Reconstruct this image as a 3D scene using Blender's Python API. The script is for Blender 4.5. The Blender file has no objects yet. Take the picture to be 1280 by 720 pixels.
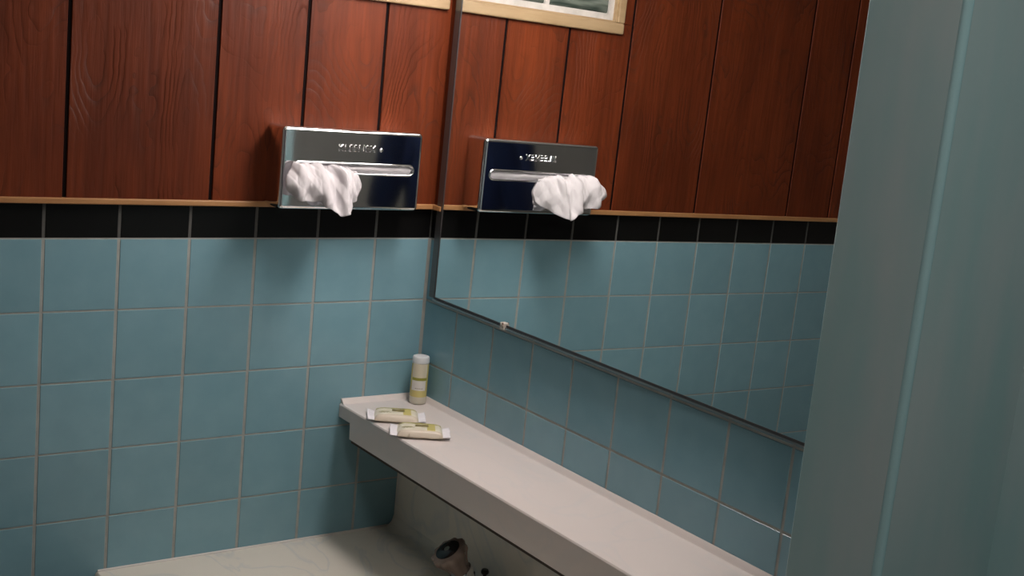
import bpy, bmesh, math, random
from mathutils import Vector, Matrix, noise
random.seed(7)
S = bpy.context.scene
COL = S.collection
H = 1.40                      # height of the top of the blue tiles above the floor
T = 0.1095                    # tile pitch

# ------------------------------------------------------------------ camera, world, light, exposure
CAM = Vector((-1.1465, -1.8072, H + 0.3103))
yaw, pitch, roll = 0.6362, -0.1780, 0.1000
f = Vector((math.sin(yaw) * math.cos(pitch), math.cos(yaw) * math.cos(pitch), math.sin(pitch)))
r0 = f.cross(Vector((0, 0, 1))).normalized()
u0 = r0.cross(f)
r = r0 * math.cos(roll) + u0 * math.sin(roll)
u = -r0 * math.sin(roll) + u0 * math.cos(roll)
cd = bpy.data.cameras.new('camera')
cam = bpy.data.objects.new('camera', cd)
COL.objects.link(cam)
cam.matrix_world = Matrix(((r.x, u.x, -f.x, CAM.x), (r.y, u.y, -f.y, CAM.y), (r.z, u.z, -f.z, CAM.z), (0, 0, 0, 1)))
cd.sensor_width = 36
cd.lens = 1534.0 / 1280 * 36
cd.clip_start = 0.005
S.camera = cam

S.view_settings.view_transform = 'Standard'
S.view_settings.look = 'None'
S.view_settings.gamma = 1
S.view_settings.use_curve_mapping = False
S.view_settings.exposure = 0.0
w = bpy.data.worlds.new('night')
S.world = w
w.use_nodes = True
w.node_tree.nodes['Background'].inputs[0].default_value = (0.02, 0.025, 0.035, 1)
w.node_tree.nodes['Background'].inputs[1].default_value = 0.3
LAMP_STRENGTH = 29.0
LAMP_COLOR = (1.0, 0.905, 0.86)
FILL_STRENGTH = 21.0

# ------------------------------------------------------------------ helpers
def new_mat(name, base=(.8, .8, .8), rough=.5, metal=0.0, **kw):
    m = bpy.data.materials.new(name)
    m.use_nodes = True
    b = m.node_tree.nodes['Principled BSDF']
    b.inputs['Base Color'].default_value = (*base, 1)
    b.inputs['Roughness'].default_value = rough
    b.inputs['Metallic'].default_value = metal
    for k, v in kw.items():
        b.inputs[k.replace('_', ' ')].default_value = v
    return m

def nodes(m):
    return m.node_tree.nodes, m.node_tree.links, m.node_tree.nodes['Principled BSDF']

def mottled(name, c1, c2, scale, rough, rough2=None, bump=0.0, stretch=(1, 1, 1), detail=4, bscale=None, dist=0.002):
    m = new_mat(name, c1, rough)
    n, l, b = nodes(m)
    tc = n.new('ShaderNodeTexCoord'); mp = n.new('ShaderNodeMapping')
    mp.inputs['Scale'].default_value = stretch
    l.new(tc.outputs['Object'], mp.inputs[0])
    t = n.new('ShaderNodeTexNoise'); t.inputs['Scale'].default_value = scale; t.inputs['Detail'].default_value = detail
    l.new(mp.outputs[0], t.inputs['Vector'])
    cr = n.new('ShaderNodeValToRGB')
    cr.color_ramp.elements[0].position = .35; cr.color_ramp.elements[1].position = .65
    cr.color_ramp.elements[0].color = (*c1, 1); cr.color_ramp.elements[1].color = (*c2, 1)
    l.new(t.outputs[0], cr.inputs[0]); l.new(cr.outputs[0], b.inputs['Base Color'])
    if rough2 is not None:
        mr = n.new('ShaderNodeMapRange'); mr.inputs['To Min'].default_value = rough; mr.inputs['To Max'].default_value = rough2
        l.new(t.outputs[0], mr.inputs[0]); l.new(mr.outputs[0], b.inputs['Roughness'])
    if bump:
        t2 = n.new('ShaderNodeTexNoise'); t2.inputs['Scale'].default_value = bscale or scale
        t2.inputs['Detail'].default_value = 3
        l.new(mp.outputs[0], t2.inputs['Vector'])
        bp = n.new('ShaderNodeBump'); bp.inputs['Strength'].default_value = bump; bp.inputs['Distance'].default_value = dist
        l.new(t2.outputs[0], bp.inputs['Height']); l.new(bp.outputs[0], b.inputs['Normal'])
    return m

def origin(o):
    v = Vector((0, 0, 0))
    while o:
        v = v + o.location
        o = o.parent
    return v

def obj(name, bm, mats, parent=None, smooth=False, label=None):
    """link a bmesh given in world coordinates as one mesh object"""
    off = origin(parent)
    if off.length:
        bmesh.ops.translate(bm, verts=bm.verts, vec=-off)
    me = bpy.data.meshes.new(name)
    bmesh.ops.recalc_face_normals(bm, faces=bm.faces)
    bm.to_mesh(me); bm.free()
    for m in (mats if isinstance(mats, (list, tuple)) else [mats]):
        me.materials.append(m)
    if smooth:
        for p in me.polygons: p.use_smooth = True
        if smooth != True:
            me.set_sharp_from_angle(angle=math.radians(smooth))
    o = bpy.data.objects.new(name, me)
    COL.objects.link(o)
    o.parent = parent
    if label: o['label'] = label
    return o

def thing(name, label, cat, loc, group=None, kind=None):
    o = bpy.data.objects.new(name, None)
    o.empty_display_size = .02
    COL.objects.link(o)
    o.location = loc
    return tag(o, label, cat, group, kind)

def tag(o, label=None, cat=None, group=None, kind=None):
    if label: o['label'] = label
    if cat: o['category'] = cat
    if group: o['group'] = group
    if kind: o['kind'] = kind
    return o

def struct(name, bm, mats, label, cat, smooth=False, parent=None):
    o = obj(name, bm, mats, parent, smooth)
    return tag(o, label, cat, None, 'structure')

def box(bm, x0, x1, y0, y1, z0, z1, mi=0, bev=0.0, seg=2):
    """z relative to the top of the blue tiles"""
    M = Matrix.Translation(((x0 + x1) / 2, (y0 + y1) / 2, (z0 + z1) / 2 + H)) @ Matrix.Diagonal((abs(x1 - x0), abs(y1 - y0), abs(z1 - z0), 1))
    t = bmesh.new()
    bmesh.ops.create_cube(t, size=1, matrix=M)
    if bev:
        bmesh.ops.bevel(t, geom=t.edges[:] , offset=bev, segments=seg, profile=.5, affect='EDGES')
    for fc in t.faces: fc.material_index = mi
    merge(bm, t)

def merge(bm, t, M=None):
    me = bpy.data.meshes.new('tmp')
    if M is not None: bmesh.ops.transform(t, matrix=M, verts=t.verts)
    t.to_mesh(me); t.free()
    bm.from_mesh(me)
    bpy.data.meshes.remove(me)

def lathe(bm, prof, seg=32, M=Matrix.Identity(4), mi=0, close=True, sx=1.0, sy=1.0):
    """prof: list of (radius, z)"""
    t = bmesh.new()
    rings = []
    for (rr, z) in prof:
        if rr < 1e-6:
            rings.append([t.verts.new((0, 0, z))])
        else:
            rings.append([t.verts.new((sx * rr * math.cos(2 * math.pi * k / seg), sy * rr * math.sin(2 * math.pi * k / seg), z)) for k in range(seg)])
    for a, b in zip(rings[:-1], rings[1:]):
        for k in range(seg):
            k2 = (k + 1) % seg
            if len(a) == 1 and len(b) == 1: continue
            if len(a) == 1: t.faces.new((a[0], b[k2], b[k]))
            elif len(b) == 1: t.faces.new((a[k], a[k2], b[0]))
            else: t.faces.new((a[k], a[k2], b[k2], b[k]))
    for fc in t.faces: fc.material_index = mi
    merge(bm, t, M)

def tube(bm, pts, rad, seg=12, mi=0, closed=False, caps=True):
    t = bmesh.new()
    pts = [Vector(p) for p in pts]
    n = len(pts)
    rads = rad if isinstance(rad, (list, tuple)) else [rad] * n
    rings = []
    up = None
    for i, p in enumerate(pts):
        a = pts[(i - 1) % n] if (closed or i > 0) else p
        b = pts[(i + 1) % n] if (closed or i < n - 1) else p
        d = (b - a).normalized()
        if up is None:
            up = Vector((0, 0, 1)) if abs(d.z) < .9 else Vector((1, 0, 0))
        s = d.cross(up).normalized(); up = s.cross(d).normalized()
        rings.append([t.verts.new(p + rads[i] * (math.cos(2 * math.pi * k / seg) * s + math.sin(2 * math.pi * k / seg) * up)) for k in range(seg)])
    rng = range(n) if closed else range(n - 1)
    for i in rng:
        a, b = rings[i], rings[(i + 1) % n]
        for k in range(seg):
            t.faces.new((a[k], a[(k + 1) % seg], b[(k + 1) % seg], b[k]))
    if caps and not closed:
        t.faces.new(rings[0][::-1]); t.faces.new(rings[-1])
    for fc in t.faces: fc.material_index = mi
    merge(bm, t)

def prism(bm, prof, axis, a0, a1, mi=0):
    """extrude a closed 2-D profile along an axis ('y': prof is (x,z); 'x': prof is (y,z))"""
    t = bmesh.new()
    def P(p, a):
        return (p[0], a, p[1] + H) if axis == 'y' else (a, p[0], p[1] + H)
    A = [t.verts.new(P(p, a0)) for p in prof]; B = [t.verts.new(P(p, a1)) for p in prof]
    n = len(prof)
    for i in range(n):
        t.faces.new((A[i], A[(i + 1) % n], B[(i + 1) % n], B[i]))
    t.faces.new(A[::-1]); t.faces.new(B)
    for fc in t.faces: fc.material_index = mi
    merge(bm, t)

# ------------------------------------------------------------------ materials
tile_blue = mottled('glazed_turquoise_tile', (0.190, 0.355, 0.420), (0.208, 0.376, 0.442), 22, .16, .30, bump=.12, bscale=60, dist=.0006)
def vary_tile(m):
    n, l, b = nodes(m)
    at = n.new('ShaderNodeAttribute'); at.attribute_name = 'rnd'
    hs = n.new('ShaderNodeHueSaturation')
    mr = n.new('ShaderNodeMapRange'); mr.inputs['To Min'].default_value = .93; mr.inputs['To Max'].default_value = 1.06
    l.new(at.outputs['Fac'], mr.inputs[0]); l.new(mr.outputs[0], hs.inputs['Value'])
    src = b.inputs['Base Color'].links[0].from_socket
    l.new(src, hs.inputs['Color']); l.new(hs.outputs[0], b.inputs['Base Color'])
vary_tile(tile_blue)
tile_black = new_mat('glazed_black_tile', (0.004, 0.004, 0.004), .3, Specular_IOR_Level=.25)
grout = mottled('pale_grout', (0.30, 0.32, 0.30), (0.37, 0.38, 0.355), 40, .8)
oak = mottled('varnished_oak', (0.36, 0.17, 0.065), (0.45, 0.24, 0.10), 60, .4, stretch=(.15, 1, 1))
oak_pale = mottled('pale_pine_frame', (0.31, 0.215, 0.115), (0.37, 0.265, 0.15), 90, .45, stretch=(.12, 1, 1))
groove_m = new_mat('dark_groove', (0.006, 0.003, 0.003), .9, Specular_IOR_Level=.1)

def wood_panel():
    m = new_mat('reddish_wood_panelling', (.25, .07, .03), .5, Specular_IOR_Level=.2)
    n, l, b = nodes(m)
    tc = n.new('ShaderNodeTexCoord')
    at = n.new('ShaderNodeAttribute'); at.attribute_name = 'rnd'
    off = n.new('ShaderNodeVectorMath'); off.operation = 'SCALE'
    off.inputs[0].default_value = (13.1, 0, 29.7)
    l.new(at.outputs['Fac'], off.inputs['Scale'])
    add = n.new('ShaderNodeVectorMath'); add.operation = 'ADD'
    l.new(tc.outputs['Object'], add.inputs[0]); l.new(off.outputs[0], add.inputs[1])
    # cathedral grain: contour lines of a stretched noise field
    mp = n.new('ShaderNodeMapping'); mp.inputs['Scale'].default_value = (1, 1, .38)
    l.new(add.outputs[0], mp.inputs[0])
    wv = n.new('ShaderNodeTexNoise'); wv.inputs['Scale'].default_value = 38; wv.inputs['Detail'].default_value = 1
    l.new(add.outputs[0], wv.inputs['Vector'])
    field = n.new('ShaderNodeTexNoise'); field.inputs['Scale'].default_value = 8.0; field.inputs['Detail'].default_value = 1.2
    l.new(mp.outputs[0], field.inputs['Vector'])
    mx = n.new('ShaderNodeMath'); mx.operation = 'MULTIPLY_ADD'
    l.new(wv.outputs[0], mx.inputs[0]); mx.inputs[1].default_value = .035; l.new(field.outputs[0], mx.inputs[2])
    sc = n.new('ShaderNodeMath'); sc.operation = 'MULTIPLY'; sc.inputs[1].default_value = 26
    l.new(mx.outputs[0], sc.inputs[0])
    fr = n.new('ShaderNodeMath'); fr.operation = 'FRACT'; l.new(sc.outputs[0], fr.inputs[0])
    pw = n.new('ShaderNodeMath'); pw.operation = 'POWER'; pw.inputs[1].default_value = 4.5
    l.new(fr.outputs[0], pw.inputs[0])
    # fade the figure in and out
    big = n.new('ShaderNodeTexNoise'); big.inputs['Scale'].default_value = 9; l.new(add.outputs[0], big.inputs['Vector'])
    bm_ = n.new('ShaderNodeMapRange'); bm_.inputs['From Min'].default_value = .38; bm_.inputs['From Max'].default_value = .62
    l.new(big.outputs[0], bm_.inputs[0])
    fade = n.new('ShaderNodeMath'); fade.operation = 'MULTIPLY'
    l.new(pw.outputs[0], fade.inputs[0]); l.new(bm_.outputs[0], fade.inputs[1])
    # fine straight pores
    mp2 = n.new('ShaderNodeMapping'); mp2.inputs['Scale'].default_value = (1, 1, .06); l.new(add.outputs[0], mp2.inputs[0])
    fine = n.new('ShaderNodeTexNoise'); fine.inputs['Scale'].default_value = 130; fine.inputs['Detail'].default_value = 3
    l.new(mp2.outputs[0], fine.inputs['Vector'])
    tone = n.new('ShaderNodeTexNoise'); tone.inputs['Scale'].default_value = 14; tone.inputs['Detail'].default_value = 2
    mp3 = n.new('ShaderNodeMapping'); mp3.inputs['Scale'].default_value = (1, 1, .25); l.new(add.outputs[0], mp3.inputs[0])
    l.new(mp3.outputs[0], tone.inputs['Vector'])
    cr = n.new('ShaderNodeValToRGB')
    cr.color_ramp.elements[0].position = .3; cr.color_ramp.elements[0].color = (0.094, 0.0170, 0.0046, 1)
    cr.color_ramp.elements[1].position = .7; cr.color_ramp.elements[1].color = (0.162, 0.0315, 0.0082, 1)
    l.new(tone.outputs[0], cr.inputs[0])
    m1 = n.new('ShaderNodeMixRGB'); m1.blend_type = 'MULTIPLY'
    fr2 = n.new('ShaderNodeMapRange'); fr2.inputs['From Min'].default_value = .35; fr2.inputs['From Max'].default_value = .65
    fr2.inputs['To Min'].default_value = .84; fr2.inputs['To Max'].default_value = 1.08
    l.new(fine.outputs[0], fr2.inputs[0])
    m1.inputs['Fac'].default_value = 1
    l.new(cr.outputs[0], m1.inputs['Color1']); l.new(fr2.outputs[0], m1.inputs['Color2'])
    m2 = n.new('ShaderNodeMixRGB'); m2.blend_type = 'MIX'
    m2.inputs['Color2'].default_value = (0.050, 0.014, 0.007, 1)
    fm = n.new('ShaderNodeMath'); fm.operation = 'MULTIPLY'; fm.inputs[1].default_value = .62
    l.new(fade.outputs[0], fm.inputs[0]); l.new(fm.outputs[0], m2.inputs['Fac'])
    l.new(m1.outputs[0], m2.inputs['Color1'])
    vr = n.new('ShaderNodeMapRange'); vr.inputs['To Min'].default_value = .88; vr.inputs['To Max'].default_value = 1.12
    l.new(at.outputs['Fac'], vr.inputs[0])
    hs = n.new('ShaderNodeHueSaturation'); l.new(m2.outputs[0], hs.inputs['Color']); l.new(vr.outputs[0], hs.inputs['Value'])
    l.new(hs.outputs[0], b.inputs['Base Color'])
    hsum = n.new('ShaderNodeMath'); hsum.operation = 'MULTIPLY_ADD'
    l.new(fade.outputs[0], hsum.inputs[0]); hsum.inputs[1].default_value = -1.0; l.new(fine.outputs[0], hsum.inputs[2])
    bp = n.new('ShaderNodeBump'); bp.inputs['Strength'].default_value = .55; bp.inputs['Distance'].default_value = .0018
    l.new(hsum.outputs[0], bp.inputs['Height']); l.new(bp.outputs[0], b.inputs['Normal'])
    return m
wood = wood_panel()

def marble(name, base, vein, rough):
    m = new_mat(name, base, rough)
    n, l, b = nodes(m)
    tc = n.new('ShaderNodeTexCoord')
    t = n.new('ShaderNodeTexNoise'); t.inputs['Scale'].default_value = 5; t.inputs['Detail'].default_value = 3; t.inputs['Distortion'].default_value = 1.6
    mp = n.new('ShaderNodeMapping'); mp.inputs['Scale'].default_value = (1.6, .8, 1); mp.inputs['Rotation'].default_value = (0, 0, .5)
    l.new(tc.outputs['Object'], mp.inputs[0]); l.new(mp.outputs[0], t.inputs['Vector'])
    cr = n.new('ShaderNodeValToRGB')
    e = cr.color_ramp.elements
    e[0].position = .46; e[0].color = (*base, 1); e[1].position = .54; e[1].color = (*base, 1)
    k = e.new(.5); k.color = (*vein, 1)
    l.new(t.outputs[0], cr.inputs[0]); l.new(cr.outputs[0], b.inputs['Base Color'])
    return m
shelf_m = marble('white_cultured_marble', (0.66, 0.60, 0.575), (0.635, 0.59, 0.572), .28)
counter_m = marble('cream_cultured_marble', (0.72, 0.68, 0.60), (0.62, 0.61, 0.57), .28)
caulk_m = new_mat('grey_white_caulk', (.55, .53, .50), .5)
chrome = new_mat('polished_chrome', (.88, .89, .91), .045, 1.0)
chrome_soft = new_mat('worn_chrome_channel', (.42, .41, .41), .3, 1.0)
mirror_m = new_mat('mirror_silver', (.86, .88, .87), .0, 1.0)
mirror_edge = new_mat('blackened_mirror_edge', (.045, .042, .042), .35)
paper = new_mat('white_tissue_paper', (.72, .69, .71), .9)
n_, l_, b_ = nodes(paper)
b_.inputs['Subsurface Weight'].default_value = .0
tr = n_.new('ShaderNodeBsdfTranslucent'); tr.inputs[0].default_value = (.84, .81, .83, 1)
mxs = n_.new('ShaderNodeMixShader'); mxs.inputs[0].default_value = .28
l_.new(b_.outputs[0], mxs.inputs[1]); l_.new(tr.outputs[0], mxs.inputs[2])
l_.new(mxs.outputs[0], n_['Material Output'].inputs[0])
plaster = mottled('beige_painted_plaster', (0.70, 0.68, 0.65), (0.74, 0.72, 0.69), 8, .7)
ceil_m = mottled('off_white_ceiling', (0.62, 0.60, 0.56), (0.66, 0.64, 0.60), 10, .8)
paint = mottled('turquoise_gloss_paint', (0.320, 0.495, 0.520), (0.430, 0.525, 0.550), 13, .42, .55, bump=.18, bscale=14, stretch=(1, 1, .22), dist=.002)
bead_m = new_mat('turquoise_bead_paint', (0.36, 0.58, 0.63), .25)
mortar = mottled('white_mortar', (0.46, 0.44, 0.41), (0.56, 0.53, 0.50), 50, .8, bump=.5, bscale=120)
floor_m = mottled('grey_floor_tile', (0.20, 0.19, 0.17), (0.26, 0.25, 0.22), 20, .4)
lamp_m = bpy.data.materials.new('lamp_diffuser'); lamp_m.use_nodes = True
n_, l_, b_ = nodes(lamp_m)
b_.inputs['Emission Color'].default_value = (*LAMP_COLOR, 1); b_.inputs['Emission Strength'].default_value = LAMP_STRENGTH
fill_lamp_m = bpy.data.materials.new('fill_lamp_diffuser'); fill_lamp_m.use_nodes = True
n_, l_, b_ = nodes(fill_lamp_m)
b_.inputs['Emission Color'].default_value = (1, .93, .85, 1); b_.inputs['Emission Strength'].default_value = FILL_STRENGTH
white_metal = new_mat('white_enamel', (.7, .69, .66), .35)

def glass_block_mat():
    m = new_mat('ribbed_glass_block', (0.10, 0.125, 0.105), .12)
    n, l, b = nodes(m)
    tc = n.new('ShaderNodeTexCoord'); mp = n.new('ShaderNodeMapping'); mp.inputs['Scale'].default_value = (.14, .14, 1)
    l.new(tc.outputs['Object'], mp.inputs[0])
    t = n.new('ShaderNodeTexNoise'); t.inputs['Scale'].default_value = 70; t.inputs['Detail'].default_value = 2
    l.new(mp.outputs[0], t.inputs['Vector'])
    cr = n.new('ShaderNodeValToRGB')
    cr.color_ramp.elements[0].position = .38; cr.color_ramp.elements[0].color = (0.035, 0.05, 0.04, 1)
    cr.color_ramp.elements[1].position = .66; cr.color_ramp.elements[1].color = (0.20, 0.235, 0.20, 1)
    l.new(t.outputs[0], cr.inputs[0]); l.new(cr.outputs[0], b.inputs['Base Color'])
    bp = n.new('ShaderNodeBump'); bp.inputs['Strength'].default_value = .6; bp.inputs['Distance'].default_value = .004
    l.new(t.outputs[0], bp.inputs['Height']); l.new(bp.outputs[0], b.inputs['Normal'])
    return m
block_m = glass_block_mat()

# ------------------------------------------------------------------ tiled and panelled walls
ROWS = 12
def tile_wall(cols, grooves, far, axis, zg=.0020, hg=.0010, cut=None, pd=.006):
    """cols: grout positions (positive distance from the corner); axis 'x': wall in the plane y=0, 'y': wall in the plane x=0.
    materials: 0 blue, 1 black, 2 grout, 3 wood, 4 groove"""
    bm = bmesh.new()
    lay = bm.faces.layers.float.new('rnd')
    def V(d, z, o):
        return bm.verts.new((-d, -o, z + H) if axis == 'x' else (-o, -d, z + H))
    def slab(d0, d1, z0, z1, depth, cham, mi, rnd, under=0.0):
        A = [V(d0, z0, under), V(d1, z0, under), V(d1, z1, under), V(d0, z1, under)]
        B = [V(d0 + cham * .3, z0 + cham * .3, depth - cham), V(d1 - cham * .3, z0 + cham * .3, depth - cham), V(d1 - cham * .3, z1 - cham * .3, depth - cham), V(d0 + cham * .3, z1 - cham * .3, depth - cham)]
        C = [V(d0 + cham, z0 + cham, depth), V(d1 - cham, z0 + cham, depth), V(d1 - cham, z1 - cham, depth), V(d0 + cham, z1 - cham, depth)]
        fs = []
        for P, Q in ((A, B), (B, C)):
            for i in range(4):
                fs.append(bm.faces.new((P[i], P[(i + 1) % 4], Q[(i + 1) % 4], Q[i])))
        fs.append(bm.faces.new(C))
        for fc in fs: fc.material_index = mi; fc[lay] = rnd
    G = -.0007
    # grout bed and core of the wall
    q = [V(-.0, -H, G), V(far, -H, G), V(far, .052, G), V(-.0, .052, G)]
    fc = bm.faces.new(q); fc.material_index = 2
    fc = bm.faces.new([V(0, hg, G + .0001), V(far, hg, G + .0001), V(far, .0535, G + .0001), V(0, .0535, G + .0001)]); fc.material_index = 5
    pos = [0.0005 if axis == 'x' else 0.0] + cols + [far]
    for i in range(len(pos) - 1):
        a, b = pos[i] + (zg if i else .0012), pos[i + 1] - zg
        if b - a < .01: continue
        for k in range(ROWS + 1):
            z1, z0 = -k * T - hg, -(k + 1) * T + hg
            z0 = max(z0, -H)
            if z1 - z0 < .01: continue
            slab(a, b, z0, z1, random.uniform(-.00008, .00008), .0008, 0, random.random(), G)
        slab(a, b, hg, .0535, .0001, .0008, 1, 0, G)
    # wood panelling
    gp = [0.0] + grooves + [far]
    for i in range(len(gp) - 1):
        a, b = gp[i] + (.0026 if i else 0), gp[i + 1] - .0026
        z0, z1 = .054, 1.0
        segs = [(a, b, z0, z1)]
        if cut:
            c0, c1, cz0, cz1 = cut
            ns = []
            for (p, q_, y0, y1) in segs:
                if q_ <= c0 or p >= c1: ns.append((p, q_, y0, y1)); continue
                ns.append((p, q_, y0, cz0)); ns.append((p, q_, cz1, y1))
                if p < c0: ns.append((p, c0, cz0, cz1))
                if q_ > c1: ns.append((c1, q_, cz0, cz1))
            segs = ns
        rnd = random.random()
        for sgm in segs:
            slab(*sgm, pd, .0008, 3, rnd, pd - .0022)
    def Q(d0, d1, z0, z1, o, mi):
        fc = bm.faces.new([V(d0, z0, o), V(d1, z0, o), V(d1, z1, o), V(d0, z1, o)]); fc.material_index = mi
    if cut:
        c0, c1, cz0, cz1 = cut
        Q(0, far, .0535, cz0, pd - .0022, 4); Q(0, far, cz1, 1.0, pd - .0022, 4); Q(0, c0, cz0, cz1, pd - .0022, 4); Q(c1, far, cz0, cz1, pd - .0022, 4)
    else:
        Q(0, far, .0535, 1.0, pd - .0022, 4)
    # solid body behind the finish
    return bm

mats_wall = [tile_blue, tile_black, grout, wood, groove_m, new_mat('grey_grout', (.085, .085, .08), .8)]
FARA = 2.9
colsA = [.1098 + k * T for k in range(25)]
groovesA = [.124, .264, .411, .632, .904, 1.040, 1.185, 1.33, 1.56, 1.83, 1.97, 2.24, 2.5]
WIN = (.010, .365, .412, .860)
bm = tile_wall(colsA, groovesA, FARA, 'x', cut=WIN)
box(bm, -FARA, 0.12, .0025, .12, -H, .40, 4); box(bm, -FARA, 0.12, .0025, .12, .87, 1.0, 4)
box(bm, -FARA, -.372, .0025, .12, .40, .87, 4)
struct('wall_left', bm, mats_wall, 'long wall of turquoise square tiles with a black tile band and red-brown wood panelling above', 'wall')
colsB = [.105, .2154, .325, .427, .5312, .6421, .7528, .8617] + [.8617 + T * k for k in range(1, 20)]
groovesB = [.2, .41, .55, .70, .96, 1.2, 1.45, 1.6, 1.9, 2.2]
bm = tile_wall(colsB, groovesB, 3.2, 'y', zg=.0020, hg=.0016, pd=.0004)
box(bm, .0025, .12, -3.2, 0.0, -H, 1.0, 4)
box(bm, -.004, .0, -3.2, -1.135, -H, 1.0, 6)
struct('wall_right', bm, mats_wall + [paint], 'adjoining tiled and panelled wall that carries the mirror', 'wall')

# the vertical grout in the corner
bm = bmesh.new(); prism(bm, [(0, 0), (-.0035, 0), (0, -.0035)], 'x', 0, 0.001)
bm.free()
bm = bmesh.new()
t = bmesh.new()
a = [t.verts.new(v) for v in ((.0, .0, 0), (-.0042, .0, 0), (.0, -.0042, 0))]
b = [t.verts.new(v) for v in ((.0, .0, H), (-.0042, .0, H), (.0, -.0042, H))]
for i in range(3): t.faces.new((a[i], a[(i + 1) % 3], b[(i + 1) % 3], b[i]))
t.faces.new(a[::-1]); t.faces.new(b)
merge(bm, t)
struct('trim_2', bm, grout, 'pale grout line running down the tiled corner', 'grout')

# oak ledge above the black band, on both walls
bm = bmesh.new()
box(bm, -FARA, -.0, -.0125, -.0, .0525, .0612, 0, .0015)
struct('trim_1', bm, oak, 'thin oak strip between the black tiles and the panelling on the window wall', 'trim')
bm = bmesh.new()
box(bm, -.0092, -.0, -.0375, -.0127, .0525, .0612, 0, .0012)
struct('trim_3', bm, oak, 'thin oak strip between the black tiles and the panelling in the gap beside the mirror', 'trim')

# the rest of the room
bm = bmesh.new(); box(bm, -FARA - .1, .12, -3.3, .12, -H - .05, -H)
struct('floor', bm, floor_m, 'grey bathroom floor', 'floor')
bm = bmesh.new(); box(bm, -FARA - .1, .12, -3.3, .12, 1.0, 1.05)
struct('ceiling', bm, ceil_m, 'off-white ceiling', 'ceiling')
bm = bmesh.new(); box(bm, -FARA - .1, 0.12, -3.3, -3.2, -H, 1.0)
struct('wall_back', bm, plaster, 'beige painted wall behind the camera', 'wall')
bm = bmesh.new(); box(bm, -FARA - .1, -FARA, -3.2, .12, -H, 1.0)
struct('wall_far', bm, plaster, 'beige painted wall at the far left end', 'wall')

# turquoise painted wall end in the right foreground
WX, WY0, WY1 = -.19, -1.1395, -1.0300
bm = bmesh.new()
prof = [(0, WY1), (WX + .002, WY1), (WX, WY1 - .002), (WX, WY0 + .0075), (WX + .0022, WY0 + .0060), (WX + .0022, WY0 + .0050)]
def rprof(bm, prof, z0, z1, mi=0):
    t = bmesh.new()
    A = [t.verts.new((p[0], p[1], z0 + H)) for p in prof]; B = [t.verts.new((p[0], p[1], z1 + H)) for p in prof]
    n = len(prof)
    for i in range(n): t.faces.new((A[i], A[(i + 1) % n], B[(i + 1) % n], B[i]))
    t.faces.new(A[::-1]); t.faces.new(B)
    for fc in t.faces: fc.material_index = mi
    merge(bm, t)
prof += [(WX + .0050, WY0 + .0022), (WX + .0060, WY0 + .0022), (WX + .0075, WY0), (0, WY0)]
rprof(bm, prof, -H, 1.0)
wn = struct('wall_near', bm, paint, 'turquoise painted wall end close to the camera at the right', 'wall')
bm = bmesh.new()
c = (WX + .0042, WY0 + .0042)
rprof(bm, [(c[0] + .0052 * math.cos(k * math.pi / 10), c[1] + .0052 * math.sin(k * math.pi / 10)) for k in range(20)], -H, 1.0)
bead = obj('corner_bead', bm, bead_m, wn, smooth=40, label='lighter rounded corner bead')

# ------------------------------------------------------------------ glass block window, top centre, mostly seen in the mirror
win = thing('window_1', 'small glass block window in a pale wood frame, high on the panelled wall', 'window', (-.19, 0, H + .393), kind='structure')
def frame_prof(bm, x0, x1, z0, z1):
    box(bm, x0, x1, -.0165, .02, z0, z1, 0, .0025)
bm = bmesh.new()
frame_prof(bm, -.3815, -.0105, .3925, .4125); frame_prof(bm, -.3815, -.0105, .866, .886)
frame_prof(bm, -.3815, -.3645, .4125, .866); frame_prof(bm, -.0210, -.0105, .4125, .866)
# thin inner moulding step
box(bm, -.3650, -.0205, -.0115, .02, .412, .4160, 0, .001); box(bm, -.3660, -.3610, -.0115, .02, .412, .866, 0, .001)
obj('window_frame', bm, oak_pale, win)
xs = [-.3515 + .1475 * k for k in range(3)]     # left edges of the blocks
zs = [.427 + .1475 * k for k in range(3)]
bm = bmesh.new()
box(bm, -.3640, -.0205, .004, .03, .413, .866, 0)
MG = .0065
def bar(x0, x1, z0, z1):
    t = bmesh.new(); nx = max(2, int((x1 - x0) / .006)); nz = max(2, int((z1 - z0) / .006))
    gr = [[t.verts.new((x0 + (x1 - x0) * i / nx + (0 if i in (0, nx) else noise.noise((i * 3.1, j * 1.7, x0 * 9)) * .001), -.0040 + noise.noise((x0 * 40 + i * .7, z0 * 40 + j * .7, 0)) * .0022, H + z0 + (z1 - z0) * j / nz)) for j in range(nz + 1)] for i in range(nx + 1)]
    for i in range(nx):
        for j in range(nz): t.faces.new((gr[i][j], gr[i + 1][j], gr[i + 1][j + 1], gr[i][j + 1]))
    merge(bm, t)
    box(bm, x0, x1, -.002, .01, z0, z1)
bar(-.3640, -.0205, .413, .4275)
for k in range(1, 4): bar(-.3640, -.0205, .427 + .1475 * k - .0095, .427 + .1475 * k if k < 3 else .866)
bar(-.3640, -.3505, .413, .866)
for k in (1, 2): bar(xs[k] - .0075, xs[k] + .0015, .42, .866)
obj('mortar_joint', bm, mortar, win, smooth=50)
for k in range(3):
    for j in range(3):
        bm = bmesh.new()
        x0, x1 = xs[k] - .001, min(xs[k] + .1410, -.0205)
        box(bm, x0 + .001, x1, -.001, .08, zs[j], min(zs[j] + .139, .866), 0, .005, 3)
        obj('glass_block', bm, block_m, win, smooth=40)

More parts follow.
